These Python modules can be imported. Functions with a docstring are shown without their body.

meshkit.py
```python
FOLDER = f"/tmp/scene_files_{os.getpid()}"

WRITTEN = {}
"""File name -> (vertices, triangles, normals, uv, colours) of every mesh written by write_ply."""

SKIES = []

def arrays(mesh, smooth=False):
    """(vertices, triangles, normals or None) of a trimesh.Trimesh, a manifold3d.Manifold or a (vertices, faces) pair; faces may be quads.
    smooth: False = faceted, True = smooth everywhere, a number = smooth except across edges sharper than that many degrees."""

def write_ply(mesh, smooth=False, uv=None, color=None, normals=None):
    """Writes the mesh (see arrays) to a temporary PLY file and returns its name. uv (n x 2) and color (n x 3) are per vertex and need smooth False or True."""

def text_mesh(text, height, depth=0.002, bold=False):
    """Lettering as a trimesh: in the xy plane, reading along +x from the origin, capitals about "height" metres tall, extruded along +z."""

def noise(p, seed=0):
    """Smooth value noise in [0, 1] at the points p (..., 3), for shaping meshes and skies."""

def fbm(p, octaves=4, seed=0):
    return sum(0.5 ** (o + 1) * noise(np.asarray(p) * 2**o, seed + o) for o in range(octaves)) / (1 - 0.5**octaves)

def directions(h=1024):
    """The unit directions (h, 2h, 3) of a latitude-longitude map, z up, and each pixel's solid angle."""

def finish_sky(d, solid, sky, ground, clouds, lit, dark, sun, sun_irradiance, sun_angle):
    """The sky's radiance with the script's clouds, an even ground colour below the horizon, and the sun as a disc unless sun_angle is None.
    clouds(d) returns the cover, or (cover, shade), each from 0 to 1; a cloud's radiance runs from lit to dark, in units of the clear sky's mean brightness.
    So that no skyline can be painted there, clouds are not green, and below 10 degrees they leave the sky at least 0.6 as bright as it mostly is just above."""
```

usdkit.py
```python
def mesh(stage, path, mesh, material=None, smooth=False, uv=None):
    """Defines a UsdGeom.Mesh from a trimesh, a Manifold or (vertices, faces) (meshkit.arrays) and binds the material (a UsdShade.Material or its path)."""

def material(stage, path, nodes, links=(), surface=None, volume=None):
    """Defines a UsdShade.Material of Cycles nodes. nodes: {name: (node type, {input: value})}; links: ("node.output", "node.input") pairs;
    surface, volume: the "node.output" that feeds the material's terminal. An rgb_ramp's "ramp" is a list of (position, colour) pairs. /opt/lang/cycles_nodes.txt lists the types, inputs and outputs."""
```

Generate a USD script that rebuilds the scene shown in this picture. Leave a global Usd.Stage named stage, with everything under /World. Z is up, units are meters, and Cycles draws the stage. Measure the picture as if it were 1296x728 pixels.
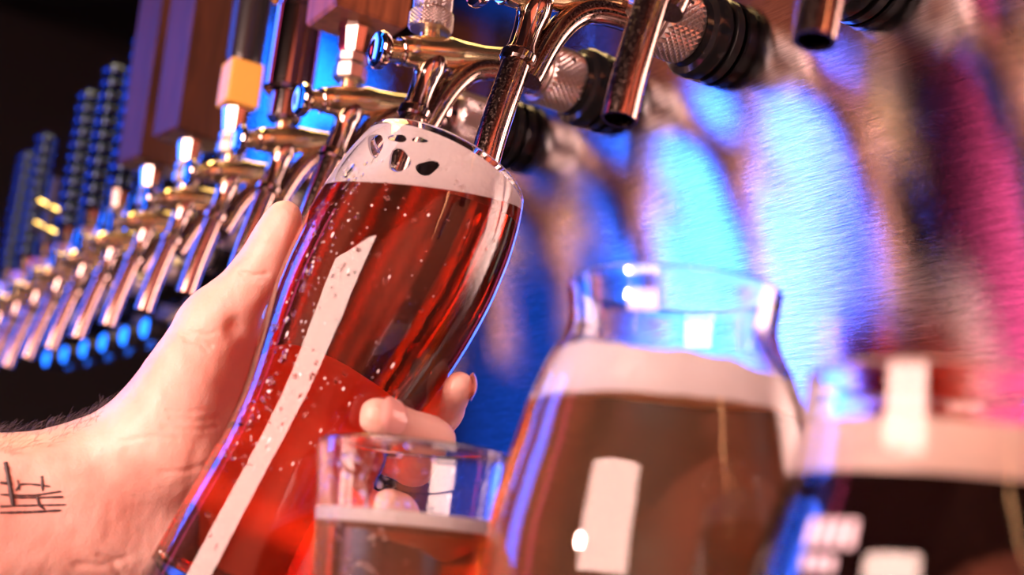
import math, random
import numpy as np, trimesh, manifold3d as m3
from pxr import Usd, UsdGeom, UsdLux, UsdShade, Gf, Vt, Sdf
import usdkit, meshkit
from usdkit import material

rng = np.random.default_rng(7)
stage = Usd.Stage.CreateInMemory()
UsdGeom.SetStageUpAxis(stage, UsdGeom.Tokens.z)
UsdGeom.SetStageMetersPerUnit(stage, 1.0)
world = UsdGeom.Xform.Define(stage, '/World')
stage.SetDefaultPrim(world.GetPrim())

# ------------------------------------------------------------------ camera
FPX = 1600.0                      # focal length in pixels of the 1296 wide picture
PITCH, ROLL = math.radians(12.79046), math.radians(5.5)
CAM = np.array([0, 0, 1.2])
fw = np.array([0, math.cos(PITCH), math.sin(PITCH)])
up0 = np.array([0, -math.sin(PITCH), math.cos(PITCH)]); rt0 = np.array([1.0, 0, 0])
rt = rt0 * math.cos(ROLL) + up0 * math.sin(ROLL)
up = -rt0 * math.sin(ROLL) + up0 * math.cos(ROLL)
def ray(x, y): return rt * (x - 648) / FPX - up * (y - 364) / FPX + fw
def at(x, y, d): return CAM + ray(x, y) * d          # the point seen at a pixel, d metres deep
cam = UsdGeom.Camera.Define(stage, '/World/camera')
M = np.eye(4); M[0, :3], M[1, :3], M[2, :3], M[3, :3] = rt, up, -fw, CAM
cam.AddTransformOp().Set(Gf.Matrix4d(M.tolist()))
cam.CreateHorizontalApertureAttr(36.0); cam.CreateVerticalApertureAttr(36.0 * 728 / 1296)
cam.CreateFocalLengthAttr(36.0 * FPX / 1296)
cam.CreateClippingRangeAttr(Gf.Vec2f(0.02, 50))
cam.CreateFStopAttr(6.0); cam.CreateFocusDistanceAttr(0.55)
cam.CreateExposureAttr(0.0)

# the tap wall: P0 is the first tap's flange, ROW runs along the taps, OUT points away from the wall
ROW = np.array([-0.527175, 0.849756, 0.0]); OUT = np.array([-0.849756, -0.527175, 0.0]); UPZ = np.array([0, 0, 1.0])
P0 = at(885, 45, 0.615)
STEP = 0.095
def local(a, s, z): return np.array([P0[0], P0[1], 0]) + OUT * a + ROW * s + UPZ * z   # z absolute
ROWDEG = math.degrees(math.atan2(OUT[1], OUT[0]))     # local x = out, y = -ROW

# ------------------------------------------------------------------ lights
def rect_light(name, pos, target, w, h, color, power):
    l = UsdLux.RectLight.Define(stage, '/World/' + name)
    pos, target = np.array(pos, float), np.array(target, float)
    z = pos - target; z /= np.linalg.norm(z)
    x = np.cross(UPZ if abs(z[2]) < .95 else np.array([0, 1., 0]), z); x /= np.linalg.norm(x); y = np.cross(z, x)
    m = np.eye(4); m[0, :3], m[1, :3], m[2, :3], m[3, :3] = x, y, z, pos
    l.AddTransformOp().Set(Gf.Matrix4d(m.tolist()))
    l.CreateWidthAttr(w); l.CreateHeightAttr(h); l.CreateColorAttr(Gf.Vec3f(*color)); l.CreateIntensityAttr(power)
    l.CreateNormalizeAttr(False)
    return l
GC = at(480, 400, .5)
rect_light('window_light', (-.72, -.50, 1.60), GC, .70, .62, (1, .60, .50), 20)
rect_light('blue_light', (-1.30, .97, 1.66), (.15, .60, 1.40), .30, .80, (.035, .14, 1.0), 15)
rect_light('blue_wash', (-2.0, 1.36, 1.90), (.15, .60, 1.40), .8, 1.5, (.004, .12, 1.0), .6)
rect_light('blue_side_lamp', (-1.95, 2.35, 1.95), (-.3, 1.0, 1.4), .10, 1.1, (.006, .13, 1.0), 24)
rect_light('pink_tube', (-1.60, .91, 1.80), (.14, .52, 1.4), .02, 1.2, (1, .22, .60), 4.5)
rect_light('pink_tube_wide', (-1.56, .50, 1.72), (.2, .45, 1.4), .09, 1.3, (1, .09, .28), 4)
rect_light('warm_ceiling_light', local(.35, .75, 2.45), local(.12, .6, 1.4), .22, 1.0, (1, .66, .26), 16)
rect_light('salmon_light', (1.0, -.30, 1.62), (.0, .5, 1.35), .66, .9, (1, .46, .20), 11)
rect_light('added_wall_wash', local(.9, -1.15, 2.3), local(1.0, -2.4, 1.5), 1.2, .5, (1, .38, .24), 45)  # added unseen wash; warms the front wall so the chrome reflects it
bulb = UsdLux.SphereLight.Define(stage, '/World/bulb_light')
bulb.AddTranslateOp().Set(Gf.Vec3d(-.62, -.08, 1.34)); bulb.CreateRadiusAttr(.03)
bulb.CreateColorAttr(Gf.Vec3f(1, .62, .54)); bulb.CreateIntensityAttr(720)

# ------------------------------------------------------------------ bookkeeping
used = {}
def numbered(parent, name):
    key = (str(parent), name); n = used.get(key, 0); used[key] = n + 1
    return name if n == 0 else f'{name}_{n:03d}'
def cd(p, **kw):
    for k, v in kw.items():
        if v: p.SetCustomDataByKey(k, v)
def path_of(parent): return '/World' if parent is None else str(parent.GetPath())
def thing(name, label=None, cat=None, group=None, loc=(0, 0, 0), rotz=0.0):
    x = UsdGeom.Xform.Define(stage, '/World/' + numbered('/World', name))
    x.AddTranslateOp().Set(Gf.Vec3d(*map(float, loc)))
    if rotz: x.AddRotateZOp().Set(float(rotz))
    cd(x.GetPrim(), label=label, category=cat, group=group)
    return x.GetPrim()
def obj(name, mesh, mat, parent=None, smooth=32, **kw):
    if isinstance(mesh, (list, tuple)) and len(mesh) and isinstance(mesh[0], trimesh.Trimesh):
        mesh = trimesh.util.concatenate(mesh)
    p = usdkit.mesh(stage, path_of(parent) + '/' + numbered(path_of(parent), name), mesh, mat, smooth=smooth).GetPrim()
    cd(p, **kw)
    return p
def move(mesh, m):
    mesh = mesh.copy(); mesh.apply_transform(m); return mesh

# ------------------------------------------------------------------ shapes
def lathe(profile, n=48):
    """profile: (r, z) points, first and last on the axis or closing on themselves; turned about z."""
    p = np.array(profile, float)
    m = m3.Manifold.revolve(m3.CrossSection([ccw(p)]), n)
    return tri(m)
def ccw(p):
    a = np.sum(p[:, 0] * np.roll(p[:, 1], -1) - np.roll(p[:, 0], -1) * p[:, 1])
    return p if a > 0 else p[::-1]
def tri(m):
    q = m.to_mesh(); return trimesh.Trimesh(np.array(q.vert_properties[:, :3], float), np.array(q.tri_verts, int), process=False)
def man(t):
    t = trimesh.Trimesh(t.vertices, t.faces, process=True)
    return m3.Manifold(m3.Mesh(np.asarray(t.vertices, np.float32), np.asarray(t.faces, np.uint32)))
def frame(z, x=None, o=(0, 0, 0)):
    z = np.array(z, float); z /= np.linalg.norm(z)
    x = np.array(x if x is not None else ([1, 0, 0] if abs(z[0]) < .9 else [0, 1, 0]), float)
    x -= z * (x @ z); x /= np.linalg.norm(x)
    m = np.eye(4); m[:3, 0], m[:3, 1], m[:3, 2], m[:3, 3] = x, np.cross(z, x), z, o
    return m
def smooth_path(pts, n):
    from scipy.interpolate import CubicSpline
    pts = np.array(pts, float); t = np.r_[0, np.cumsum(np.linalg.norm(np.diff(pts[:, :3], axis=0), axis=1))]
    return CubicSpline(t, pts)(np.linspace(0, t[-1], n))
def tube(path, radii, n=28, caps=True):
    path = np.array(path, float); radii = np.broadcast_to(radii, len(path))
    t = np.gradient(path, axis=0); t /= np.linalg.norm(t, axis=1, keepdims=True)
    x = np.cross(t[0], [0.31, 0.9, 0.22]); x /= np.linalg.norm(x)
    ang = np.linspace(0, 2 * np.pi, n, endpoint=False); V = []
    for p, d, r in zip(path, t, radii):
        x = x - d * (x @ d); x /= np.linalg.norm(x); y = np.cross(d, x)
        V.append(p + r * (np.cos(ang)[:, None] * x + np.sin(ang)[:, None] * y))
    V = np.vstack(V); F = []
    for i in range(len(path) - 1):
        a = i * n + np.arange(n); b = i * n + (np.arange(n) + 1) % n
        F.append(np.stack([a, b, b + n], 1)); F.append(np.stack([a, b + n, a + n], 1))
    F = np.vstack(F)
    if caps:
        k = len(V); V = np.vstack([V, path[0], path[-1]]); a = np.arange(n); b = (a + 1) % n; e = (len(path) - 1) * n
        F = np.vstack([F, np.stack([b, a, np.full(n, k)], 1), np.stack([e + a, e + b, np.full(n, k + 1)], 1)])
    return trimesh.Trimesh(V, F, process=False)
def pipe(path, ro, ri, n=28):
    """an open ended pipe with a wall"""
    path = np.array(path, float)
    o, i = tube(path, ro, n, False), tube(path, ri, n, False)
    k = len(o.vertices); V = np.vstack([o.vertices, i.vertices]); F = [o.faces, i.faces[:, ::-1] + k]
    a = np.arange(n); b = (a + 1) % n; e = k - n
    F += [np.stack([b, a, a + k], 1), np.stack([b, a + k, b + k], 1), np.stack([e + a, e + b, e + a + k], 1), np.stack([e + b, e + b + k, e + a + k], 1)]
    return trimesh.Trimesh(V, np.vstack(F), process=False)
def rbox(size, r=.002, center=(0, 0, 0)):
    s = np.array(size) / 2 - r
    m = m3.Manifold.batch_hull([m3.Manifold.sphere(r, 12).translate([x, y, z]) for x in (-s[0], s[0]) for y in (-s[1], s[1]) for z in (-s[2], s[2])])
    return tri(m.translate(list(center)))
def box(lo, hi):
    lo, hi = np.array(lo, float), np.array(hi, float)
    m = trimesh.creation.box(hi - lo); m.apply_translation((lo + hi) / 2); return m

# ------------------------------------------------------------------ materials
L = '/World/Looks/'
def pbr(name, color, rough=.4, **kw):
    return material(stage, L + name, {'p': ('principled_bsdf', {'base_color': color, 'roughness': rough, **kw})}, surface='p.BSDF')
CHROME = material(stage, L + 'chrome', {
    'g': ('texture_coordinate', {}), 'n': ('noise_texture', {'scale': 900, 'detail': 3}), 'r': ('map_range', {'from_min': .4, 'from_max': .75, 'to_min': .08, 'to_max': .26}),
    'p': ('principled_bsdf', {'base_color': (.48, .345, .30), 'metallic': 1.0})},
    [('g.object', 'n.vector'), ('n.fac', 'r.value'), ('r.result', 'p.roughness')], surface='p.BSDF')
POLISHED = pbr('polished_chrome', (.62, .50, .46), .07, metallic=1.0)
BRASS = pbr('worn_brass', (.92, .80, .46), .17, metallic=1.0)
RUBBER = pbr('black_rubber', (.006, .006, .007), .16)
KNURL = pbr('knurled_steel', (.82, .74, .71), .26, metallic=1.0)
GLASS = pbr('clear_glass', (1, 1, 1), 0.0, transmission_weight=1.0, ior=1.56)
WATER = pbr('water', (1, 1, 1), 0.0, transmission_weight=1.0, ior=1.33)
BLACK = pbr('black_plastic', (.015, .014, .016), .25)
GLOSSBLACK = pbr('dark_chrome', (.42, .36, .35), .08, metallic=1.0)
BEAD = pbr('blue_tinted_bead', (.05, .075, .15), .16, metallic=1.0)  # blue light on the beads is put into the base colour
AMBER = pbr('amber_plastic', (.85, .45, .08), .35)
CREAM = pbr('cream_plastic', (.85, .74, .5), .35)
def wood(name, dark, light, rough=.35):
    return material(stage, L + name, {
        't': ('texture_coordinate', {}), 'm': ('mapping', {'scale': (60, 60, 6)}), 'n': ('noise_texture', {'scale': 1.6, 'detail': 5, 'distortion': 1.2}),
        'c': ('rgb_ramp', {'ramp': [(.3, dark), (.7, light)]}), 'b': ('bump', {'strength': .15, 'distance': .0006}),
        'p': ('principled_bsdf', {'roughness': rough})},
        [('t.object', 'm.vector'), ('m.vector', 'n.vector'), ('n.fac', 'c.fac'), ('c.color', 'p.base_color'), ('n.fac', 'b.height'), ('b.normal', 'p.normal')], surface='p.BSDF')
WOOD = wood('red_wood', (.10, .028, .012), (.30, .09, .035))
DARKWOOD = wood('dark_wood', (.03, .011, .006), (.085, .028, .013), .28)
COUNTER = wood('counter_wood', (.02, .010, .007), (.06, .03, .018), .35)
def beer(name, absorb, density, haze=0.0, tint=(1, 1, 1)):
    return material(stage, L + name, {'p': ('principled_bsdf', {'base_color': tint, 'roughness': 0.0, 'transmission_weight': 1.0 - haze, 'ior': 0.893}),
        'v': ('absorption_volume', {'color': absorb, 'density': density})}, surface='p.BSDF', volume='v.volume')
RED_BEER = beer('red_beer', (.93, .52, .15), 85, .035, (1, .40, .25))
AMBER_BEER = beer('amber_beer', (.88, .60, .10), 36, .10, (.98, .62, .34))
BROWN_BEER = beer('brown_beer', (.88, .58, .2), 55, .14, (.95, .50, .28))
STOUT = pbr('stout_beer', (.012, .005, .004), .02, ior=1.34)
def foam(name, color, scale=420):
    return material(stage, L + name, {
        't': ('texture_coordinate', {}), 'v': ('voronoi_texture', {'scale': scale}), 'b': ('bump', {'strength': .5, 'distance': .0006}),
        'p': ('principled_bsdf', {'base_color': color, 'roughness': .45, 'subsurface_weight': .15, 'subsurface_scale': .006, 'subsurface_radius': (1, .8, .7)})},
        [('t.object', 'v.vector'), ('v.distance', 'b.height'), ('b.normal', 'p.normal')], surface='p.BSDF')
FOAM = foam('white_foam', (.97, .93, .95))
TANFOAM = foam('tan_foam', (.90, .70, .60))
SKIN = material(stage, L + 'skin', {
    't': ('texture_coordinate', {}), 'n': ('noise_texture', {'scale': 38, 'detail': 4}), 'c': ('rgb_ramp', {'ramp': [(.3, (.68, .33, .27)), (.5, (.74, .43, .36)), (.72, (.78, .50, .44))]}),
    'n2': ('noise_texture', {'scale': 900, 'detail': 4}), 'b': ('bump', {'strength': .22, 'distance': .0008}),
    'p': ('principled_bsdf', {'roughness': .5, 'subsurface_weight': .22, 'subsurface_scale': .006, 'subsurface_radius': (1, .3, .18)})},
    [('t.object', 'n.vector'), ('n.fac', 'c.fac'), ('c.color', 'p.base_color'), ('t.object', 'n2.vector'), ('n2.fac', 'b.height'), ('b.normal', 'p.normal')], surface='p.BSDF')
NAIL = pbr('nail', (.76, .40, .36), .24)
INK = pbr('tattoo_ink', (.055, .04, .045), .55)
HAIR = pbr('arm_hair', (.05, .035, .03), .4)
tg = tuple(ROW)
STEEL = material(stage, L + 'brushed_steel', {
    't': ('geometry', {}), 'rot': ('mapping', {'mapping_type': 'point', 'rotation': (0, 0, -math.atan2(ROW[1], ROW[0])), 'scale': (1, 1, 1)}),
    'm': ('mapping', {'scale': (80, 80, 1500)}), 'n': ('noise_texture', {'scale': 1.0, 'detail': 5, 'roughness': .75}), 'gc': ('rgb_ramp', {'ramp': [(.30, (.44, .43, .44)), (.70, (.78, .76, .78))]}),
    'm2': ('mapping', {'scale': (9, 9, 1.6)}), 'n2': ('noise_texture', {'scale': 1.0, 'detail': 1}),
    'b2': ('bump', {'strength': .12, 'distance': .004}), 'b': ('bump', {'strength': .12, 'distance': .0004}),
    'tan': ('combine_xyz', {'x': 0.0, 'y': 0.0, 'z': 1.0}),
    'p': ('metallic_bsdf', {'distribution': 'beckmann', 'fresnel_type': 'f82', 'edge_tint': (.9, .9, .92), 'roughness': .135, 'anisotropy': .7})},
    [('t.position', 'rot.vector'), ('rot.vector', 'm.vector'), ('m.vector', 'n.vector'), ('rot.vector', 'm2.vector'), ('m2.vector', 'n2.vector'),
     ('n2.fac', 'b2.height'), ('n.fac', 'b.height'), ('n.fac', 'gc.fac'), ('gc.color', 'p.color'), ('b2.normal', 'b.normal'), ('b.normal', 'p.normal'), ('tan.vector', 'p.tangent')], surface='p.BSDF')
PLASTER = material(stage, L + 'dark_plaster', {
    't': ('geometry', {}), 'n': ('noise_texture', {'scale': 6, 'detail': 4}), 'c': ('rgb_ramp', {'ramp': [(.3, (.008, .006, .009)), (.7, (.013, .010, .013))]}),
    'p': ('principled_bsdf', {'roughness': .7})}, [('t.position', 'n.vector'), ('n.fac', 'c.fac'), ('c.color', 'p.base_color')], surface='p.BSDF')

WARMWALL = pbr('terracotta_plaster', (.50, .24, .17), .8)
# ------------------------------------------------------------------ the setting
ROOM = frame(UPZ, OUT, (P0[0], P0[1], 0))           # local x = out of the wall, local y = -ROW
WALL_A = -0.012                                     # the steel stands a little behind the flanges
def slab(lo, hi): return move(box(lo, hi), ROOM)
S0, S1, A1, HT = -3.4, 2.4, 3.0, 2.7                # local y from far end to near end
obj('wall_right', slab((WALL_A - .02, S0, 0), (WALL_A, S1, HT)), STEEL, kind='structure', label='brushed stainless steel wall behind the beer taps')
obj('wall_left', slab((A1, S0, 0), (A1 + .1, S1, HT)), PLASTER, kind='structure')
obj('wall_back', slab((WALL_A - .02, S0 - .1, 0), (A1 + .1, S0, HT)), PLASTER, kind='structure')
obj('wall_front', slab((WALL_A - .02, S1, 0), (A1 + .1, S1 + .1, HT)), WARMWALL, kind='structure')
obj('floor', slab((WALL_A - .02, S0 - .1, -.1), (A1 + .1, S1 + .1, 0)), PLASTER, kind='structure')
obj('ceiling', slab((WALL_A - .02, S0 - .1, HT), (A1 + .1, S1 + .1, HT + .1)), PLASTER, kind='structure')
CZ = 1.11
ct = thing('bar_counter', 'dark wooden bar counter below the steel tap wall', 'counter')
obj('worktop', move(rbox((.62, 4.6, .04), .006, (.312 + WALL_A, -.9, CZ - .02)), ROOM), COUNTER, ct)
obj('cabinet_front', slab((WALL_A + .002, S0 + .2, .001), (.55, 1.38, CZ - .04)), COUNTER, ct)

# ------------------------------------------------------------------ beer taps (local: x out from the wall, z up from the flange)
def xlathe(profile, n=44):      # profile (r, x) turned about the local x axis through z = 0
    return move(lathe(profile, n), frame((1, 0, 0), (0, 0, 1)))
def knurled(r, x0, x1, axis='x', teeth=40, rows=5):
    """a cylinder covered with little pyramids in a diamond pattern"""
    n, h = teeth * 2, rows * 2
    ang = np.arange(n) / n * 2 * np.pi; V, F = [], []
    for j in range(h + 1):
        for i in range(n):
            bump = .0007 * r / .013 if (i + j) % 2 == 0 and 0 < j < h else 0
            rr = (r + bump) - (.0006 if j in (0, h) else 0)
            V.append((rr * math.cos(ang[i]), rr * math.sin(ang[i]), x0 + (x1 - x0) * j / h))
    for j in range(h):
        for i in range(n):
            a, b, c, d = j * n + i, j * n + (i + 1) % n, (j + 1) * n + (i + 1) % n, (j + 1) * n + i
            F += [(a, b, c), (a, c, d)] if (i + j) % 2 == 0 else [(a, b, d), (b, c, d)]
    k = len(V); V += [(0, 0, x0), (0, 0, x1)]
    for i in range(n):
        F += [((i + 1) % n, i, k), (h * n + i, h * n + (i + 1) % n, k + 1)]
    m = trimesh.Trimesh(V, F, process=False)
    return move(m, frame((1, 0, 0), (0, 0, 1))) if axis == 'x' else m
HX = .0976            # where the handle stands on the barrel
def hexring(r, z0, z1, k=8):
    ang = (np.arange(k) + .5) / k * 2 * np.pi
    def ring(rr, z): return [(rr * math.cos(a), rr * math.sin(a), z) for a in ang]
    c = .0009
    pts = np.array(ring(r - c, z0) + ring(r, z0 + c) + ring(r, z1 - c) + ring(r - c, z1))
    return trimesh.convex.convex_hull(pts)
def up_at(m, x=HX): m = m.copy(); m.apply_translation((x, 0, 0)); return m
SPOUT_TOP, SPOUT_END = np.array([.1010, 0, -.0440]), np.array([.1135, 0, -.1005])

def make_tap(label, handle):
    t = thing('beer_tap', label, 'beer tap', 'beer taps along the steel wall')
    fl = obj('flange', xlathe([(0, -.011), (.0205, -.011), (.0215, -.010), (.0215, -.006), (.0195, -.005), (.0195, -.003), (.0217, -.002), (.0217, .003), (.0205, .005), (.0175, .006), (.0165, .009), (0, .009)], 56), RUBBER, t)
    kn = obj('coupling_nut', man_to(man(knurled(.0163, .009, .030, 'x', 34, 6)) - man(move(lathe([(0, -.01), (.0016, -.01), (.0016, .01), (0, .01)], 16), frame((0, -.8, -.3), None, (.019, .011, .004)))) - man(move(lathe([(0, -.01), (.0016, -.01), (.0016, .01), (0, .01)], 16), frame((0, .8, -.3), None, (.019, -.011, .004))))), KNURL, t, smooth=12)
    obj('shank_nut', xlathe([(0, .029), (.0125, .029), (.0135, .031), (.0135, .037), (.0115, .039), (.0105, .041), (.0105, .047), (.0085, .050), (0, .050)]), POLISHED, t)
    bp = smooth_path([(.044, 0, -.006), (.056, 0, -.0070), (.068, 0, -.0105), (.079, 0, -.0205), (.0875, 0, -.0350), (.0945, 0, -.0520)], 26)
    obj('bend_tube', tube(bp, .0060), CHROME, t)
    # slanting upper barrel, its front cap and the valve body under it
    b0, b1 = np.array([.046, 0, .0035]), np.array([.1235, 0, -.0168]); d = (b1 - b0); ln = np.linalg.norm(d)
    prof = [(0, 0), (.0040, 0), (.0046, .006), (.0050, .02), (.0072, .034), (.0085, .040), (.0085, .060), (.0075, .066), (.0056, .069), (.0056, ln - .004), (0, ln - .004)]
    obj('barrel', move(lathe(prof, 36), frame(d, None, b0)), BRASS, t)
    obj('barrel_ring', [move(lathe([(0, -.0012), (r - .0006, -.0012), (r, -.0006), (r, .0006), (r - .0006, .0012), (0, .0012)], 36), frame(d, None, b0 + d * f)) for f, r in ((.86, .0072), (.52, .0068))], POLISHED, t)
    obj('front_cap', move(lathe([(0, -.0035), (.0070, -.0035), (.0092, -.0018), (.0098, 0), (.0098, .0014), (.0090, .0024), (.0070, .0020), (.0055, .0012), (0, .0010)], 44), frame((1, 0, -.05), None, b1)), POLISHED, t)
    vd = SPOUT_TOP - np.array([.0935, 0, -.010]); vl = np.linalg.norm(vd)
    obj('valve_body', move(lathe([(0, 0), (.0066, 0), (.0078, .003), (.0080, .010), (.0070, .014), (.0064, .020), (.0064, vl - .006), (.0072, vl - .003), (.0072, vl + .001), (0, vl + .001)], 36), frame(vd, None, (.0935, 0, -.010))), POLISHED, t)
    obj('collar', move(lathe([(0, -.0028), (.0074, -.0028), (.0084, -.0016), (.0084, .0016), (.0074, .0028), (0, .0028)], 40), frame(vd, None, SPOUT_TOP)), POLISHED, t)
    sp = smooth_path([SPOUT_TOP - vd / vl * .002, SPOUT_TOP * .72 + SPOUT_END * .28 + np.array([.0006, 0, 0]), SPOUT_TOP * .4 + SPOUT_END * .6 + np.array([.0009, 0, 0]), SPOUT_END], 22)
    obj('spout', pipe(sp, .0066, .0054, 32), CHROME, t)
    # handle fittings
    obj('stem', up_at(lathe([(0, -.010), (.0052, -.010), (.0052, .003), (0, .003)], 28)), BRASS, t)
    if handle == 'knurled':
        obj('lower_collar', up_at(knurled(.0108, .002, .0115, 'z', 30, 5)), KNURL, t, smooth=12)
        obj('upper_collar', up_at(knurled(.0095, .0125, .022, 'z', 26, 5)), KNURL, t, smooth=12)
        obj('ferrule', up_at(lathe([(0, .022), (.008, .022), (.0088, .026), (.0088, .034), (0, .034)], 32)), POLISHED, t)
    elif handle != 'lacquer':
        obj('lower_collar', up_at(hexring(.0098, .002, .0108)), KNURL, t, smooth=20)
        obj('upper_collar', up_at(hexring(.0092, .0118, .0182)), KNURL, t, smooth=20)
        obj('ferrule', up_at(lathe([(0, .0185), (.0078, .0185), (.0086, .022), (.0102, .035), (0, .035)], 10)), POLISHED, t, smooth=20)
    if handle in ('wood', 'knurled', 'darkwood'):
        w = DARKWOOD if handle == 'darkwood' else WOOD
        pts = []
        for z, sx, sy in ((.0352, .021, .019), (.0375, .0225, .0205), (.19, .026, .022), (.20, .024, .020)):
            pts += [(HX + x * sx, y * sy, z) for x in (-1, 1) for y in (-1, 1)] 
        hb = trimesh.convex.convex_hull(np.array(pts))
        if handle == 'darkwood':
            hb.apply_transform(trimesh.transformations.rotation_matrix(math.radians(9), (0, 0, 1), (HX, 0, 0)))
        obj('handle', hb, w, t, smooth=False)
    elif handle == 'lacquer':
        obj('ferrule', up_at(lathe([(0, .002), (.0095, .002), (.0108, .004), (.0108, .021), (0, .021)], 36)), GLOSSBLACK, t)
        h = obj('handle', up_at(lathe([(0, .021), (.0145, .021), (.0160, .023), (.0160, .077), (.0145, .079), (.0145, .082), (.0180, .083), (.0180, .092), (.0150, .094), (.0150, .16), (.012, .166), (0, .166)], 48)), GLOSSBLACK, t)
    elif handle == 'amber':
        obj('handle_foot', up_at(rbox((.024, .022, .033), .002, (0, 0, .0535))), AMBER, t)
        obj('handle', up_at(lathe([(0, .069), (.0115, .070), (.0125, .074), (.0145, .16), (.012, .17), (0, .172)], 40)), BLACK, t)
    elif handle == 'beaded':
        pr = [(0, .035)]
        for k in range(11):
            z = .0425 + k * .0134
            pr += [(.0052 + .0064 * math.cos(a), z + .0064 * math.sin(a)) for a in np.radians([-88, -66, -44, -22, 0, 22, 44, 66, 88])]
        pr += [(.005, .186), (0, .188)]
        obj('handle', up_at(lathe(pr, 28)), BEAD, t)
    elif handle == 'slant':
        for z in (.050, .074):
            obj('handle_bar', move(tube(np.array([(-.016, 0, 0), (-.015, 0, 0), (.015, 0, 0), (.016, 0, 0)]), (.004, .0065, .0065, .004), 20), frame((-.45, 0, 1), (.6, -.5, .5), (HX, 0, z))), BRASS, t)
        obj('handle', up_at(lathe([(0, .035), (.006, .035), (.006, .11), (0, .11)], 24)), BLACK, t)
    return t
def man_to(m): return tri(m)
def put(t, i):
    t.GetAttribute('xformOp:translate').Set(Gf.Vec3d(*(P0 + ROW * STEP * i)))
    x = UsdGeom.Xform(t); x.AddRotateZOp().Set(ROWDEG)
taps = [  # (place in the row, handle, label)
    (0, 'knurled', 'chrome beer tap whose spout pours into the tall tilted beer glass'),
    (-1, 'wood', 'chrome beer tap with its bare spout hanging free, right of the pouring tap'),
    (-2, 'wood', 'chrome beer tap whose spout end peeks in at the top edge, rightmost'),
    (1, 'knurled', 'beer tap with diamond-knurled collars just behind the pouring tap'),
    (2, 'wood', 'beer tap with a reddish square wooden handle above faceted chrome collars'),
    (3, 'lacquer', 'beer tap with a thick dark chrome round handle, left of the red wooden one'),
    (4, 'amber', 'beer tap with an amber yellow block at the foot of its black handle'),
    (5, 'darkwood', 'beer tap with a dark brown wooden handle just left of the amber-footed handle'),
    (6, 'darkwood', 'beer tap with a dark wooden handle, the farthest of the wooden ones'),
    (7, 'beaded', 'beer tap with a beaded black handle, nearest of the blurred beaded ones'),
    (8, 'beaded', 'second blurred beer tap with a beaded black handle beyond the wooden handles'),
    (9, 'beaded', 'third blurred beer tap with a beaded black handle beyond the wooden handles'),
    (10, 'slant', 'blurred beer tap with two slanting cream brass bars on its handle'),
    (11, 'beaded', 'fourth blurred beaded beer tap, just beyond the slanting brass bars'),
    (12, 'beaded', 'farthest blurred beer tap at the left edge of the picture'),
]
first = {}
for i, h, lab in taps:
    if h not in first:
        first[h] = make_tap(lab, h); put(first[h], i)
    else:
        src = first[h]; t = thing('beer_tap', lab, 'beer tap', 'beer taps along the steel wall'); put(t, i)
        for c in src.GetChildren():
            q = stage.DefinePrim(str(t.GetPath()) + '/' + c.GetName(), 'Mesh'); q.GetReferences().AddInternalReference(c.GetPath())

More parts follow.
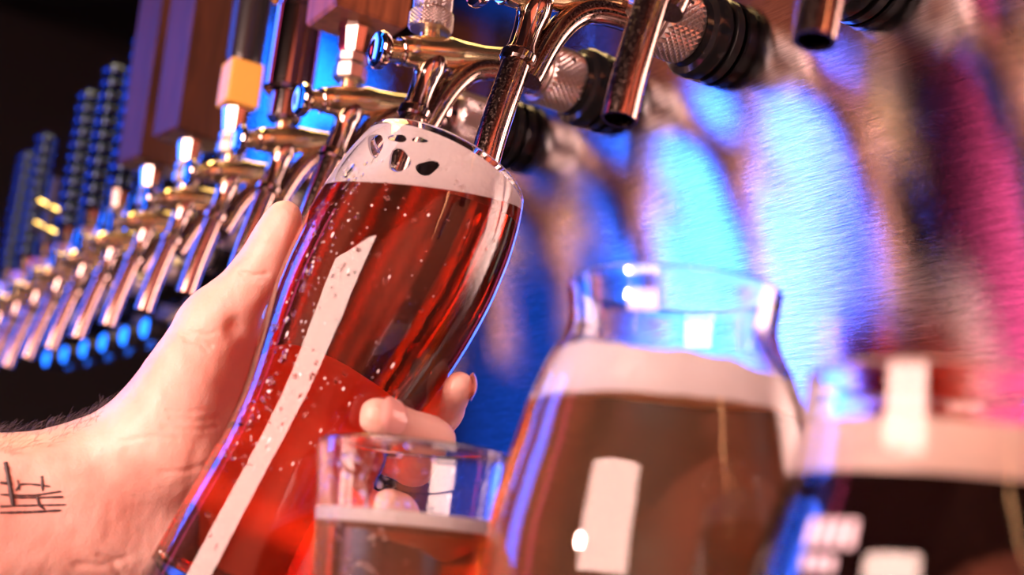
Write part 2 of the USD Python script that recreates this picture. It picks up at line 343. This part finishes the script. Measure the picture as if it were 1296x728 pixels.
# glowing blue discs added for reflections in the steel wall, below far taps
BLUE_GLOW = material(stage, L + 'blue_reflection', {'e': ('emission', {'color': (.012, .16, 1.0), 'strength': 5.0})}, surface='e.emission')
WN, WD = OUT, float(OUT @ (P0 + OUT * WALL_A))
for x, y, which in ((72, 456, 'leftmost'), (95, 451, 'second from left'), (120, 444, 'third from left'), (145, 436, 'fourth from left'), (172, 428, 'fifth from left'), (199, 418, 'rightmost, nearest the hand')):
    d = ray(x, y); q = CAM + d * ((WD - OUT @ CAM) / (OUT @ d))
    t = thing('wall_reflection', f'glowing disc for a blue reflection on the steel wall under the far taps, {which}', 'reflection_glow', 'row of blue wall reflections', q + OUT * .001, ROWDEG)
    obj('disc_edge', xlathe([(0, 0), (.0125, 0), (.0125, .010), (.0110, .012), (.0105, .0105), (0, .0105)], 32), BLACK, t)
    obj('glow_disc', xlathe([(0, .0107), (.0100, .0107), (.0095, .0135), (.006, .0155), (0, .0162)], 32), BLUE_GLOW, t)

# ------------------------------------------------------------------ the tall beer glass
d0 = ray(500, 420); d0 = d0 / np.linalg.norm(d0)
v0 = .451 * rt + .893 * up; v0 = v0 - d0 * (v0 @ d0); v0 /= np.linalg.norm(v0)
SINP = .26
AX = math.sqrt(1 - SINP ** 2) * v0 + SINP * d0
RIM = at(565, 213, .53); H = .226
BASE = RIM - AX * H
TALL = frame(AX, rt, BASE)
outer_s = [(0, .0355), (.0152, .0391), (.0303, .0410), (.0466, .0417), (.0627, .0410), (.0783, .0393), (.0906, .0370), (.1026, .0346), (.1150, .0321), (.1264, .0304), (.141, .0296), (.1553, .0299), (.1722, .0305), (.1915, .0309), (.205, .0315), (.218, .0335)]
from scipy.interpolate import PchipInterpolator
_s = np.array(outer_s); PR = PchipInterpolator(_s[:, 0], _s[:, 1])
def tall_r(s): return float(PR(s))
ss = np.linspace(.0012, .216, 70)
def inner_r(s): return tall_r(s) - (.0018 + .0010 * min(1, max(0, s) / .15))
si = np.linspace(.0012, .188, 64)
prof = [(0, 0), (.030, 0), (.033, .001), (.0342, .003), (.0342, .006)] + [(tall_r(s), H - s) for s in ss[::-1]] + [(tall_r(0) - .0003, H - .0004), (tall_r(0) - .0009, H), (inner_r(0) + .0003, H - .0004)] + [(inner_r(s), H - s) for s in si] + [(inner_r(.188) - .003, H - .1905), (inner_r(.188) - .009, H - .192), (0, H - .1925)]
tall = thing('wheat_beer_glass', 'tall curved beer glass tilted under the tap, held in the hand', 'beer glass')
prof_solid = [(0, 0), (.030, 0), (.033, .001), (.0342, .003), (.0342, .006)] + [(tall_r(s), H - s) for s in ss[::-1]] + [(tall_r(0) - .0003, H - .0004), (tall_r(0) - .0009, H), (0, H)]
def tall_inside(grow):
    p = [(0, H - .1925 - grow), (inner_r(.188) - .009, H - .192 - grow), (inner_r(.188) - .003 + grow, H - .1905 - grow)] + [(inner_r(s) + grow, H - s) for s in si[::-1]] + [(0, H - .0012)]
    return man(move(lathe(p, 112), TALL))
LEVEL = at(540, 239, .488)[2]
ins = tall_inside(0)
# the surface is sloshing a little: it rises away from the camera by a few degrees
LN = np.array([0, -math.sin(math.radians(9)), math.cos(math.radians(9))]); LD = float(LN @ at(540, 239, .488))
liq = ins.trim_by_plane(list(-LN), -(LD - .0002))
p_open = [(0, H - .1925), (inner_r(.188) - .009, H - .192), (inner_r(.188) - .003, H - .1905)] + [(inner_r(s), H - s) for s in si[::-1]] + [(inner_r(0) + .0003, H - .0004), (tall_r(0) - .0009, H + .00001), (tall_r(0) - .0009, H + .002), (0, H + .002)]
hollow = man(move(lathe(p_open, 112), TALL)).trim_by_plane(list(LN), LD)
obj('glass_body', tri(man(move(lathe(prof_solid, 112), TALL)) - hollow), GLASS, tall, smooth=50)
bt = thing('red_beer', 'dark red beer filling the tall tilted glass', 'beer')
obj('liquid', tri(liq), RED_BEER, bt, smooth=50)
fo = tall_inside(.0002).trim_by_plane(list(LN), LD - .0001)
fo = fo.trim_by_plane(list(-AX), -float(AX @ (RIM - AX * .0035)))
def tunnel(x, y, r, sx, sy, seed):
    g = np.random.default_rng(seed); a = np.linspace(0, 2 * np.pi, 18, endpoint=False)
    k = 1 + .16 * np.cos(2 * a + g.uniform(0, 6)) + .12 * np.cos(3 * a + g.uniform(0, 6))
    pts = [CAM + ray(x + r * sx * kk * math.cos(t), y + r * sy * kk * math.sin(t)) * d for d in (.44, .62) for t, kk in zip(a, k)]
    return man(trimesh.convex.convex_hull(np.array(pts)))
def blob(x, y, d, r, sc=(1, 1, 1), rot=0):
    m = m3.Manifold.sphere(1.0, 32).scale([r * c for c in sc]).rotate([0, rot, 0])
    return m.translate(list(at(x, y, d)))
spout_tip = P0 + OUT * SPOUT_END[0] + UPZ * SPOUT_END[2]; spout_top = P0 + OUT * SPOUT_TOP[0] + UPZ * SPOUT_TOP[2]
cut = man(tube([spout_tip * 1.15 - spout_top * .15, spout_tip, spout_top], .0069, 32))
fo = fo - blob(456, 186, .496, .013, (1.0, 1.0, 1.5), 35) - tunnel(506, 205, 15, 1.0, .85, 1) - tunnel(540, 214, 13, 1.1, .7, 2) - tunnel(476, 186, 11, .75, 1.5, 3) - tunnel(504, 177, 9, 1.2, .6, 4) - tunnel(531, 179, 6, 1.6, .6, 5) - cut
for k in range(46):
    x = rng.uniform(540, 615); y = 200 + (x - 540) * .32 + rng.uniform(-22, 26)
    pt = blob(x, y, .4885 + abs(x - 560) * .00003, rng.uniform(.0006, .0013)); fo = fo - pt
obj('foam', tri(fo), FOAM, bt, smooth=40)
# drops and bubbles on the glass
def glass_drops(surface_r, T, spots, parent, mat, name):
    ms = []
    for s, phi, r, st in spots:
        R = surface_r(s); e = 1e-3; sl = (surface_r(s + e) - surface_r(s - e)) / (2 * e)
        nrm = np.array([math.cos(phi), math.sin(phi), sl]); nrm /= np.linalg.norm(nrm)
        m = trimesh.creation.icosphere(2, 1.0); m.apply_scale((r, r * st, r * .55))
        m.apply_transform(frame(nrm, np.cross((0, 0, 1), nrm), (R * math.cos(phi), R * math.sin(phi), H_of(s))))
        ms.append(move(m, T))
    return obj(name, ms, mat, parent, smooth=True, kind='stuff')
def H_of(s): return H - s
PF = math.atan2((-d0) @ TALL[:3, 1], (-d0) @ TALL[:3, 0])       # the side of the glass that faces the camera
spots = []
for k in range(300):
    u = -1.1 + abs(rng.normal(0, .42)) if k < 210 else rng.uniform(-1.1, 1.0)
    spots.append((rng.uniform(.022, .15) if rng.random() < .8 else rng.uniform(.02, .19), PF + u, rng.choice([.0004, .0006, .0010], p=[.55, .33, .12]), rng.choice([1.0, 1.6, 3.0], p=[.72, .2, .08])))
spots += [(.030, PF - .92, .0022, 1.6), (.038, PF - .72, .0010, 2.6), (.075, PF - .78, .0020, 1.9)]
glass_drops(tall_r, TALL, spots, tall, WATER, 'water_droplet')
glints = [(rng.uniform(.03, .15), PF + rng.choice([rng.normal(-.62, .16), rng.uniform(-.9, .5)]), rng.choice([.00018, .0003, .00045], p=[.55, .33, .12]), rng.choice([1.0, 1.6, 2.6])) for k in range(150)]
glass_drops(tall_r, TALL, glints, tall, FOAM, 'drop_glint')  # white specks painted on as bright glints of drops and bubbles

# ------------------------------------------------------------------ the other glasses
def stand(prof_out, thick, base_inner, label, cat, loc, name, mat_part='glass_body', n=96):
    """prof_out: (r, z) of the outside from the foot up to the rim"""
    P = np.array(prof_out, float)
    f = PchipInterpolator(P[:, 1], P[:, 0])
    return f
def goblet(rim_pt, prof_r, foot, label, name, lvl):
    """a bowl on a short stem. prof_r: (depth below rim, outer radius); the glass stands on the counter under rim_pt."""
    hgt = rim_pt[2] - CZ
    p = np.array(prof_r); f = PchipInterpolator(p[:, 0], p[:, 1]); bowl = p[-1, 0]
    s = np.r_[np.linspace(.001, bowl - .01, 44), bowl - .01 + .01 * np.sin(np.linspace(.1, 1, 12) * np.pi / 2)]
    th = .0017
    out = [(f(x), hgt - x) for x in s]
    n_in = [(max(f(x) - th, .0005), hgt - x) for x in s if x < bowl - .0035]
    z_in = hgt - bowl + .0038
    stem_top = hgt - bowl
    stem = [(.0062, stem_top - .004), (.0050, stem_top - .012), (.0046, max(.012, stem_top * .4)), (.0060, .008), (.014, .0045), (foot - .001, .0022), (foot, .0012), (foot - .0006, 0), (0, 0)]
    prof = [(0, hgt - lvl)] + [(max(f(lvl) - th, .0005), hgt - lvl)] + [q for q in n_in[::-1] if q[1] > hgt - lvl + .0002] + [(f(0) - th + .0003, hgt - .0003), (f(0) - th / 2, hgt), (f(0) - .0003, hgt - .0003)] + out + stem
    T = np.eye(4); T[:3, 3] = (rim_pt[0], rim_pt[1], CZ)
    t = thing(name, label, 'beer glass')
    obj('glass_body', move(lathe(prof, 96), T), GLASS, t, smooth=50)
    def inside(grow, lo, hi):
        q = [(0, z_in - grow)] + [(r + grow, z) for r, z in n_in[::-1] if z < hi and z > lo]
        zz = [z for _, z in q]
        def ri(z): return max(f(hgt - z) - th, .0005) + grow
        if lo > z_in: q = [(0, lo), (ri(lo), lo)] + [(r + grow, z) for r, z in n_in[::-1] if lo < z < hi]
        q += [(ri(hi), hi), (0, hi)]
        return man(move(lathe(q, 96), T))
    return t, inside, hgt, f, T
def wavy(m, c, scale, amp, seed, z0, dip):
    """an uneven head: the top swells by amp, the lower edge sags into the beer by up to dip"""
    t = tri(m.refine_to_length(.0028)); v = t.vertices
    n = meshkit.fbm(np.c_[(v[:, 0] - c[0]) * scale, (v[:, 1] - c[1]) * scale, np.zeros(len(v))] + 40, 3, seed)
    n2 = meshkit.fbm(np.c_[(v[:, 0] - c[0]) * scale * 1.3, (v[:, 1] - c[1]) * scale * 1.3, np.ones(len(v))] + 80, 3, seed + 3)
    k = np.clip((v[:, 2] - z0) / .006, 0, 1)
    v[:, 2] += k * (n - .5) * amp - (1 - k) * np.clip(n2 - .35, 0, 1) * dip
    return t

# amber beer in a tulip glass
RB = at(853, 367, .375)
prof_b = [(0, .0307), (.005, .0300), (.011, .0294), (.0155, .0304), (.024, .0345), (.0345, .0382), (.045, .0408), (.058, .0441), (.072, .0466), (.085, .0472), (.098, .0455), (.112, .0395), (.122, .0310), (.130, .0180), (.1325, .0070)]
prof_b = [(a * 1.042, b * 1.042) for a, b in prof_b]
tb, inb, hb, fb, TB = goblet(RB, prof_b, .036, 'tulip glass of amber beer with a narrowed rim, blurred in front of the steel wall', 'tulip_glass', .037)
lb = hb - .037
bb = thing('amber_beer', 'amber brown beer inside the wide tulip glass', 'beer')
obj('liquid', tri(inb(0, -1, lb - .0002)), AMBER_BEER, bb, smooth=50)
fm = inb(.0002, lb - .0001, hb - .0215)
fn_ = np.array([-.09, .02, -1.0]); fm = fm.trim_by_plane(list(fn_), float(fn_ @ np.array([RB[0], RB[1], CZ + hb - .0300])))
obj('foam', wavy(fm, RB, 90, .0042, 11, CZ + lb, .0026), FOAM, bb, smooth=40)

# stout in the nearest glass
RS = at(1187, 482, .285)
prof_s = [(0, .0300), (.008, .0306), (.016, .0318), (.0235, .0335), (.034, .0372), (.046, .0410), (.060, .0432), (.075, .0432), (.090, .0405), (.104, .0345), (.113, .0250), (.118, .0120), (.1195, .0065)]
prof_s = [(a * .95, b * .95) for a, b in prof_s]
ts, ins_, hs, fs, TS = goblet(RS, prof_s, .034, 'nearest and most blurred glass, filled with black stout, at the right edge', 'stout_glass', .0242)
ls = hs - .0242
bs = thing('stout', 'black stout under a thick tan pink head in the nearest glass', 'beer')
obj('liquid', tri(ins_(.0003, -1, ls)), STOUT, bs, smooth=50)
obj('foam', wavy(ins_(.0002, ls - .0001, hs - .0124), RS, 70, .0030, 5, CZ + ls, .0040), TANFOAM, bs, smooth=40)
# white bars on the front of the stout glass
pf = math.atan2((CAM - RS)[1], (CAM - RS)[0])
def on_glass(f, hgt, T, s, phi, off=.00015): 
    r = f(s) + off; return np.array([T[0, 3] + r * math.cos(phi), T[1, 3] + r * math.sin(phi), T[2, 3] + hgt - s])
def patch(f, hgt, T, s0, s1, p0, p1, n=6):
    V, F = [], []
    for off in (.00012, .00035):
        for i in range(n + 1):
            for j in range(n + 1):
                V.append(on_glass(f, hgt, T, s0 + (s1 - s0) * i / n, p0 + (p1 - p0) * j / n, off))
    k = (n + 1) ** 2
    for o, flip in ((0, True), (k, False)):
        for i in range(n):
            for j in range(n):
                a, b, c, d = o + i * (n + 1) + j, o + i * (n + 1) + j + 1, o + (i + 1) * (n + 1) + j + 1, o + (i + 1) * (n + 1) + j
                F += [(a, b, c), (a, c, d)] if flip else [(a, c, b), (a, d, c)]
    return trimesh.Trimesh(V, F, process=False)
MARK_WHITE = pbr('white_bars', (.75, .62, .66), .5)
marks = []
for k in range(4):
    q = pf - .72 + k * .085; marks.append(patch(fs, hs, TS, .0345, .0400, q, q + .055, 3))
for k in range(3):
    q = pf - .70 + k * .075; marks.append(patch(fs, hs, TS, .0420, .0450, q, q + .05, 3))
obj('white_mark', marks, MARK_WHITE, ts, smooth=False, label='small white bars on the glass')

# small straight tumbler
RT = at(527, 567, .42); ht = RT[2] - CZ; r1, r0, th = .0324, .0225, .0020
def ft(s): return r1 - (r1 - r0) * s / ht
TT = np.eye(4); TT[:3, 3] = (RT[0], RT[1], CZ)
prof_t = [(0, 0), (r0 - .002, 0), (r0, .002)] + [(ft(s), ht - s) for s in np.linspace(ht - .004, .001, 20)] + [(r1 - .0004, ht - .0003), (r1 - .001, ht), (r1 - th + .0004, ht - .0003)] + [(ft(s) - th, ht - s) for s in np.linspace(.001, .0262, 12)] + [(0, ht - .0262)]
tt = thing('tumbler', 'small straight clear tumbler in front of the fingers, beaded with droplets', 'beer glass')
obj('glass_body', move(lathe(prof_t, 96), TT), GLASS, tt, smooth=50)
lt = ht - .0262
def in_t(z0, z1, g): return move(lathe([(0, z0), (ft(ht - z0) - th + g, z0), (ft(ht - z1) - th + g, z1), (0, z1)], 96), TT)
b3 = thing('brown_beer', 'brown beer with a thin white head in the small tumbler', 'beer')
obj('liquid', in_t(.0133, lt - .0002, 0), BROWN_BEER, b3, smooth=50)
obj('foam', in_t(lt - .0001, lt + .0042, .0002), FOAM, b3, smooth=50)
pt_ = math.atan2((CAM - RT)[1], (CAM - RT)[0])
ms = []
for k in range(120):
    s = rng.uniform(.002, .045); phi = pt_ - .55 + rng.normal(0, .28); r = rng.choice([.0004, .0007, .0011], p=[.5, .35, .15])
    p = on_glass(ft, ht, TT, s, phi, 0); m = trimesh.creation.icosphere(1, 1.0); m.apply_scale((r, r, r * .6))
    ms.append(move(m, frame((math.cos(phi), math.sin(phi), .1), None, p)))
obj('water_droplet', ms, WATER, tt, smooth=True, kind='stuff')

# ------------------------------------------------------------------ the hand
def sdf_cone(P, a, b, ra, rb):
    ba = b - a; t = np.clip(((P - a) @ ba) / (ba @ ba), 0, 1)
    return np.linalg.norm(P - a - t[..., None] * ba, axis=-1) - (ra + (rb - ra) * t)
def smin(a, b, k):
    h = np.maximum(k - np.abs(a - b), 0) / k
    return np.minimum(a, b) - h * h * h * k / 6
def surface_nets(D, lo, h):
    nx, ny, nz = D.shape; ins = D < 0
    c = np.zeros((nx - 1, ny - 1, nz - 1), int)
    for i in (0, 1):
        for j in (0, 1):
            for k in (0, 1): c += ins[i:nx - 1 + i, j:ny - 1 + j, k:nz - 1 + k]
    act = (c > 0) & (c < 8); idx = -np.ones(c.shape, int); cells = np.argwhere(act); idx[act] = np.arange(len(cells))
    acc = np.zeros((len(cells), 3)); cnt = np.zeros(len(cells))
    corners = [np.array(x) for x in np.ndindex(2, 2, 2)]
    for a in corners:
        for ax in range(3):
            if a[ax] == 0:
                b = a.copy(); b[ax] = 1
                A, B = cells + a, cells + b
                da, db = D[tuple(A.T)], D[tuple(B.T)]
                m = (da < 0) != (db < 0); t = np.where(m, da / np.where(m, da - db, 1), 0)
                acc[m] += (A + t[:, None] * (b - a))[m]; cnt[m] += 1
    V = lo + h * acc / cnt[:, None]; F = []
    for ax in range(3):
        u, w = (ax + 1) % 3, (ax + 2) % 3
        sl0 = [slice(None)] * 3; sl1 = [slice(None)] * 3; sl0[ax] = slice(0, -1); sl1[ax] = slice(1, None)
        a, b = ins[tuple(sl0)], ins[tuple(sl1)]
        for flip, mm in ((False, a & ~b), (True, ~a & b)):
            e = np.argwhere(mm); e = e[(e[:, u] > 0) & (e[:, w] > 0) & (e[:, u] < D.shape[u] - 1) & (e[:, w] < D.shape[w] - 1)]
            du, dw = np.eye(3, dtype=int)[u], np.eye(3, dtype=int)[w]
            q = [idx[tuple((e - x).T)] for x in (0 * du, du, du + dw, dw)]
            q = np.stack(q, 1)
            if flip: q = q[:, ::-1]
            F.append(q)
    F = np.vstack(F); F = F[(F >= 0).all(1)]
    return V, np.vstack([F[:, [0, 1, 2]], F[:, [0, 2, 3]]])
class Field:
    def __init__(s, lo, hi, h):
        s.h, s.lo = h, np.array(lo); n = np.ceil((np.array(hi) - lo) / h).astype(int) + 1
        s.D = np.full(n, .05); s.ax = [s.lo[i] + h * np.arange(n[i]) for i in range(3)]
    def chain(s, segs, k, kin=.006, D=None):
        """segs: (a, b, ra, rb). one smooth chain, then merged with blending k"""
        pts = np.array([p for a, b, *_ in segs for p in (a, b)]); R = max(max(x[2:]) for x in segs) + .03
        sl = tuple(slice(max(0, int((pts[:, i].min() - R - s.lo[i]) / s.h)), int((pts[:, i].max() + R - s.lo[i]) / s.h) + 2) for i in range(3))
        P = np.stack(np.meshgrid(*[s.ax[i][sl[i]] for i in range(3)], indexing='ij'), -1)
        c = None
        for a, b, ra, rb in segs:
            q = sdf_cone(P, a, b, ra, rb); c = q if c is None else smin(c, q, kin)
        s.D[sl] = smin(s.D[sl], c, k) if k > 0 else np.minimum(s.D[sl], c)
    def carve(s, fn, k):
        pass
J = dict(  # joints: pixel, depth
    elbow=at(-330, 700, .46), fore=at(-60, 660, .492), wrist=at(105, 640, .512),
    cmc=at(190, 560, .512), tmcp=at(272, 412, .520), tip_=at(330, 340, .522), ttip=at(360, 277, .522),
    imcp=at(410, 490, .558), iPIP=at(512, 505, .553), idip=at(562, 524, .524), itip=at(578, 487, .494),
    mmcp=at(395, 535, .560), mPIP=at(525, 588, .535), mdip=at(547, 558, .483), mtip=at(476, 527, .462),
    rmcp=at(372, 600, .550), rPIP=at(480, 655, .522), rdip=at(508, 652, .492), rtip=at(486, 640, .470),
    pmcp=at(340, 660, .538), pPIP=at(425, 715, .508), pdip=at(462, 722, .486), ptip=at(452, 716, .468),
)
def hand_field():
    f = Field((-.40, .28, .98), (.03, .66, 1.42), .0021)
    g = J
    # forearm and wrist: a flattened pair of cones
    dn = -up
    f.chain([(g['elbow'] + up * .006, g['wrist'] + up * .008, .036, .0225), (g['elbow'] - up * .016, g['wrist'] - up * .014, .036, .0225)], 0, .02)
    # palm slab: wrist to each knuckle
    palm = [(g['wrist'] + up * o, g[k], .0195, r) for k, o, r in (('imcp', .010, .0135), ('mmcp', .004, .0135), ('rmcp', -.004, .013), ('pmcp', -.014, .0125))]
    f.chain(palm, .016, .014)
    # thenar muscle and the heel of the hand
    f.chain([(g['wrist'] + up * .008, g['cmc'] + fw * .004, .021, .0205), (g['cmc'], g['tmcp'], .0205, .0148)], .016, .012)
    f.chain([(g['cmc'] + rt * .012 - up * .006, at(255, 480, .524), .018, .016)], .016, .01)
    f.chain([(at(250, 460, .545), g['imcp'], .013, .0125), (g['tmcp'] + fw * .010, g['imcp'], .0105, .0120)], .018, .014)
    f.chain([(at(150, 690, .520), at(260, 700, .530), .021, .017)], .018, .01)
    # thumb
    f.chain([(g['tmcp'], g['tip_'], .0142, .0108), (g['tip_'], g['ttip'], .0112, .0086)], .008, .004)
    f.chain([(g['tip_'] * .4 + g['ttip'] * .6 - fw * .001 + rt * .0012, g['ttip'], .0108, .0080)], .004, .003)
    for k, w in (('i', 1.0), ('m', 1.09), ('r', .97), ('p', .86)):
        a, b, c, d = (g[k + x] for x in ('mcp', 'PIP', 'dip', 'tip'))
        f.chain([(a, b, .0112 * w, .0094 * w), (b, c, .0097 * w, .0085 * w), (c, d, .0088 * w, .0078 * w)], .0035, .004)
    return f
F_ = hand_field()
# press the hand against the tall glass instead of through it
pts = np.stack(np.meshgrid(*F_.ax, indexing='ij'), -1).reshape(-1, 3)
near = np.abs(F_.D.reshape(-1)) < .03
Q = pts[near] - BASE; hh = Q @ AX; rad = np.linalg.norm(Q - hh[:, None] * AX, axis=1)
gl = rad - (PR(np.clip(H - hh, 0, .218)) + .0004)
gl = np.where((hh > -.005) & (hh < H + .02), gl, .05)
Dv = F_.D.reshape(-1); a = Dv[near]; b = -gl
kk = .004; hq = np.maximum(kk - np.abs(a - b), 0) / kk
Dv[near] = np.maximum(a, b) + hq ** 3 * kk / 6
HV, HF = surface_nets(F_.D, F_.lo, F_.h)
hand = trimesh.Trimesh(HV, HF, process=True)
parts_ = hand.split(only_watertight=False)
hand = max(parts_, key=lambda m: len(m.faces))
def calm(m, steps, most):
    was = m.vertices.copy(); trimesh.smoothing.filter_taubin(m, .5, -.52, steps)
    off = np.linalg.norm(m.vertices - was, axis=1) > most; v = m.vertices.copy(); v[off | ~np.isfinite(v).all(1)] = was[off | ~np.isfinite(v).all(1)]; m.vertices = v
calm(hand, 14, .0030)
hand.fix_normals()
# skin folds: creases pressed in along lines on the palm side, on a finer mesh
hv, hf = trimesh.remesh.subdivide(hand.vertices, hand.faces)
hand = trimesh.Trimesh(hv, hf, process=True)
calm(hand, 4, .0012)
def pix_of(p):
    q = p - CAM; z = q @ fw
    return np.stack([648 + FPX * (q @ rt) / z, 364 - FPX * (q @ up) / z], 1)
P_, N_ = hand.vertices, hand.vertex_normals
face_cam = np.clip(-(N_ * ((P_ - CAM) / np.linalg.norm(P_ - CAM, axis=1, keepdims=True))).sum(1) * 2, 0, 1)
PX = pix_of(P_); dent = np.zeros(len(P_))
def press(line, width, depth):
    global dent
    line = np.array(line, float); best = np.full(len(PX), 1e9)
    if len(line) == 1: best = np.linalg.norm(PX - line[0], axis=1)
    for a, b in zip(line[:-1], line[1:]):
        t = np.clip(((PX - a) @ (b - a)) / ((b - a) @ (b - a)), 0, 1); best = np.minimum(best, np.linalg.norm(PX - a - t[:, None] * (b - a), axis=1))
    dent -= depth * np.exp(-(best / width) ** 2) * face_cam
press([(299, 416)], 15, .0032); press([(296, 500), (285, 530)], 22, .0024); press([(310, 440), (303, 470)], 10, .0012)
for ln, w_, d_ in (([(229, 424), (248, 427), (268, 438)], 2.4, .0007), ([(234, 430), (252, 434), (262, 444)], 2.2, .0006), ([(240, 420), (262, 424), (275, 420)], 2.2, .0005),
                   ([(304, 345), (320, 349), (338, 347)], 2.6, .0007), ([(310, 353), (330, 356)], 2.2, .0004), ([(204, 598), (235, 597), (262, 588)], 4, .0004),
                   ([(150, 560), (190, 552), (225, 556)], 2.4, .0004), ([(215, 530), (250, 533), (282, 529)], 2.2, .0004), ([(208, 541), (246, 545), (280, 541)], 2.2, .0004), ([(212, 520), (240, 522), (270, 517)], 2.2, .0003),
                   ([(126, 704), (142, 710), (152, 728)], 5.0, .0006), ([(140, 640), (138, 680)], 6, .0002), ([(96, 715), (130, 716), (160, 706)], 5, .0005), ([(250, 560), (240, 620), (250, 660)], 9, .0005)):
    press(ln, w_, d_)
w = (meshkit.fbm(P_ * np.array([260, 260, 90]), 3, 3) - .5) * .0005 + (meshkit.fbm(P_ * 60, 3, 5) - .5) * .0014
hand.vertices = P_ + N_ * (w + dent)[:, None]
per = thing('person', "person's bare tattooed left forearm and hand gripping the tall tilted beer glass", 'person')
obj('body', hand, SKIN, per, smooth=True)

# nails
def nail(tip, dip, side, wd, ln, parent, rad):
    ax = tip - dip; ax /= np.linalg.norm(ax); side = side - ax * (side @ ax); side /= np.linalg.norm(side); cr = np.cross(side, ax)
    n, V, F = 10, [], []
    for off in (.0, .0007):
        for i in range(n + 1):
            for j in range(n + 1):
                u, v = i / n * 2 - 1, j / n
                wv = wd * (1 - .55 * max(0, (v - .62) / .38) ** 2 - .35 * max(0, (.25 - v) / .25) ** 2)
                th = u * wv / .0080
                r = rad + off - .0012 * max(0, (v - .7) / .3) ** 2 * 1.2 - .0006 * max(0, (.2 - v) / .2)
                V.append(tip - ax * (ln * .62) + ax * ln * v + side * r * math.cos(th) + cr * r * math.sin(th))
    k = (n + 1) ** 2
    for o, fl in ((0, True), (k, False)):
        for i in range(n):
            for j in range(n):
                a, b, c, d = o + i * (n + 1) + j, o + (i + 1) * (n + 1) + j, o + (i + 1) * (n + 1) + j + 1, o + i * (n + 1) + j + 1
                F += [(a, c, b), (a, d, c)] if fl else [(a, b, c), (a, c, d)]
    m = trimesh.Trimesh(V, F, process=False)
    return obj('nail', m, NAIL, parent, smooth=True)
nail(J['mtip'], J['mdip'], -fw * .95 + up * .45 - rt * .05, .0062, .0125, per, .0085)
nail(J['itip'], J['idip'], rt * .95 - fw * .25 + up * .15, .0056, .0105, per, .0073)

# tattoo: ink strokes laid on the skin
inter = trimesh.ray.ray_triangle.RayMeshIntersector(hand)
def on_skin(pix):
    o = np.tile(CAM, (len(pix), 1)); d = np.array([ray(x, y) for x, y in pix])
    loc, ri, ti = inter.intersects_location(o, d, multiple_hits=True)
    out = np.full((len(pix), 3), np.nan); best = np.full(len(pix), 9e9)
    for p, i, t in zip(loc, ri, ti):
        z = np.linalg.norm(p - CAM)
        if z < best[i]: best[i] = z; out[i] = p + hand.face_normals[t] * .00008
    return out[~np.isnan(out[:, 0])]
strokes = [([(7, 586), (10, 605), (14, 625), (17, 641)], 1.5), ([(9, 590), (14, 618)], 1.0), ([(20, 621), (26, 613), (40, 613), (64, 616)], .75), ([(0, 611), (14, 613)], .9), ([(0, 626), (16, 627), (45, 627), (78, 622)], .7), ([(14, 630), (48, 630), (81, 629)], .7), ([(0, 641), (30, 640), (84, 639)], .7), ([(0, 649), (40, 648), (78, 646)], .8), ([(53, 603), (54, 622)], .95), ([(47, 629), (50, 640), (57, 645)], 1.1), ([(22, 608), (25, 621)], .6)]
tat = []
for pl, wpx in strokes:
    pl = np.array(pl, float); t = np.r_[0, np.cumsum(np.linalg.norm(np.diff(pl, axis=0), axis=1))]
    q = np.linspace(0, t[-1], max(4, int(t[-1] / 3)))
    pp = on_skin(np.stack([np.interp(q, t, pl[:, 0]), np.interp(q, t, pl[:, 1])], 1))
    if len(pp) > 2:
        rr = wpx * .00052 * (.8 + .5 * rng.random(len(pp))); rr[-1] *= .4
        tat.append(tube(pp, rr, 8))
if tat: obj('tattoo', tat, INK, per, smooth=True, label='dark hand-drawn grid of ink lines on the inner wrist')

# fine hairs along the upper edge of the forearm
sel = (hand.vertex_normals @ up > .75)
vv, nn = hand.vertices[sel], hand.vertex_normals[sel]
pxx = 648 + FPX * ((vv - CAM) @ rt) / ((vv - CAM) @ fw)
pyy = 364 - FPX * ((vv - CAM) @ up) / ((vv - CAM) @ fw)
ok = np.argwhere((pxx > -60) & (pxx < 150) & (pyy > 500) & (pyy < 600)).ravel()
if len(ok):
    pick = rng.choice(ok, min(420, len(ok)), replace=False); pts_, cnt = [], []
    for i in pick:
        p, n_ = vv[i], nn[i]; ln = rng.uniform(.003, .0065); dr = rt * rng.uniform(.3, 1.0) + n_ * rng.uniform(.5, 1.0) + rng.normal(0, .15, 3); dr /= np.linalg.norm(dr)
        pts_ += [p, p + dr * ln * .5 + n_ * .0004, p + dr * ln + rt * ln * .2]; cnt.append(3)
    c = UsdGeom.BasisCurves.Define(stage, str(per.GetPath()) + '/arm_hair')
    c.CreateTypeAttr('linear'); c.CreatePointsAttr(Vt.Vec3fArray.FromNumpy(np.array(pts_, np.float32))); c.CreateCurveVertexCountsAttr(cnt)
    c.CreateWidthsAttr([.00009]); c.SetWidthsInterpolation('constant'); cd(c.GetPrim(), kind='stuff')
    UsdShade.MaterialBindingAPI.Apply(c.GetPrim()).Bind(HAIR)
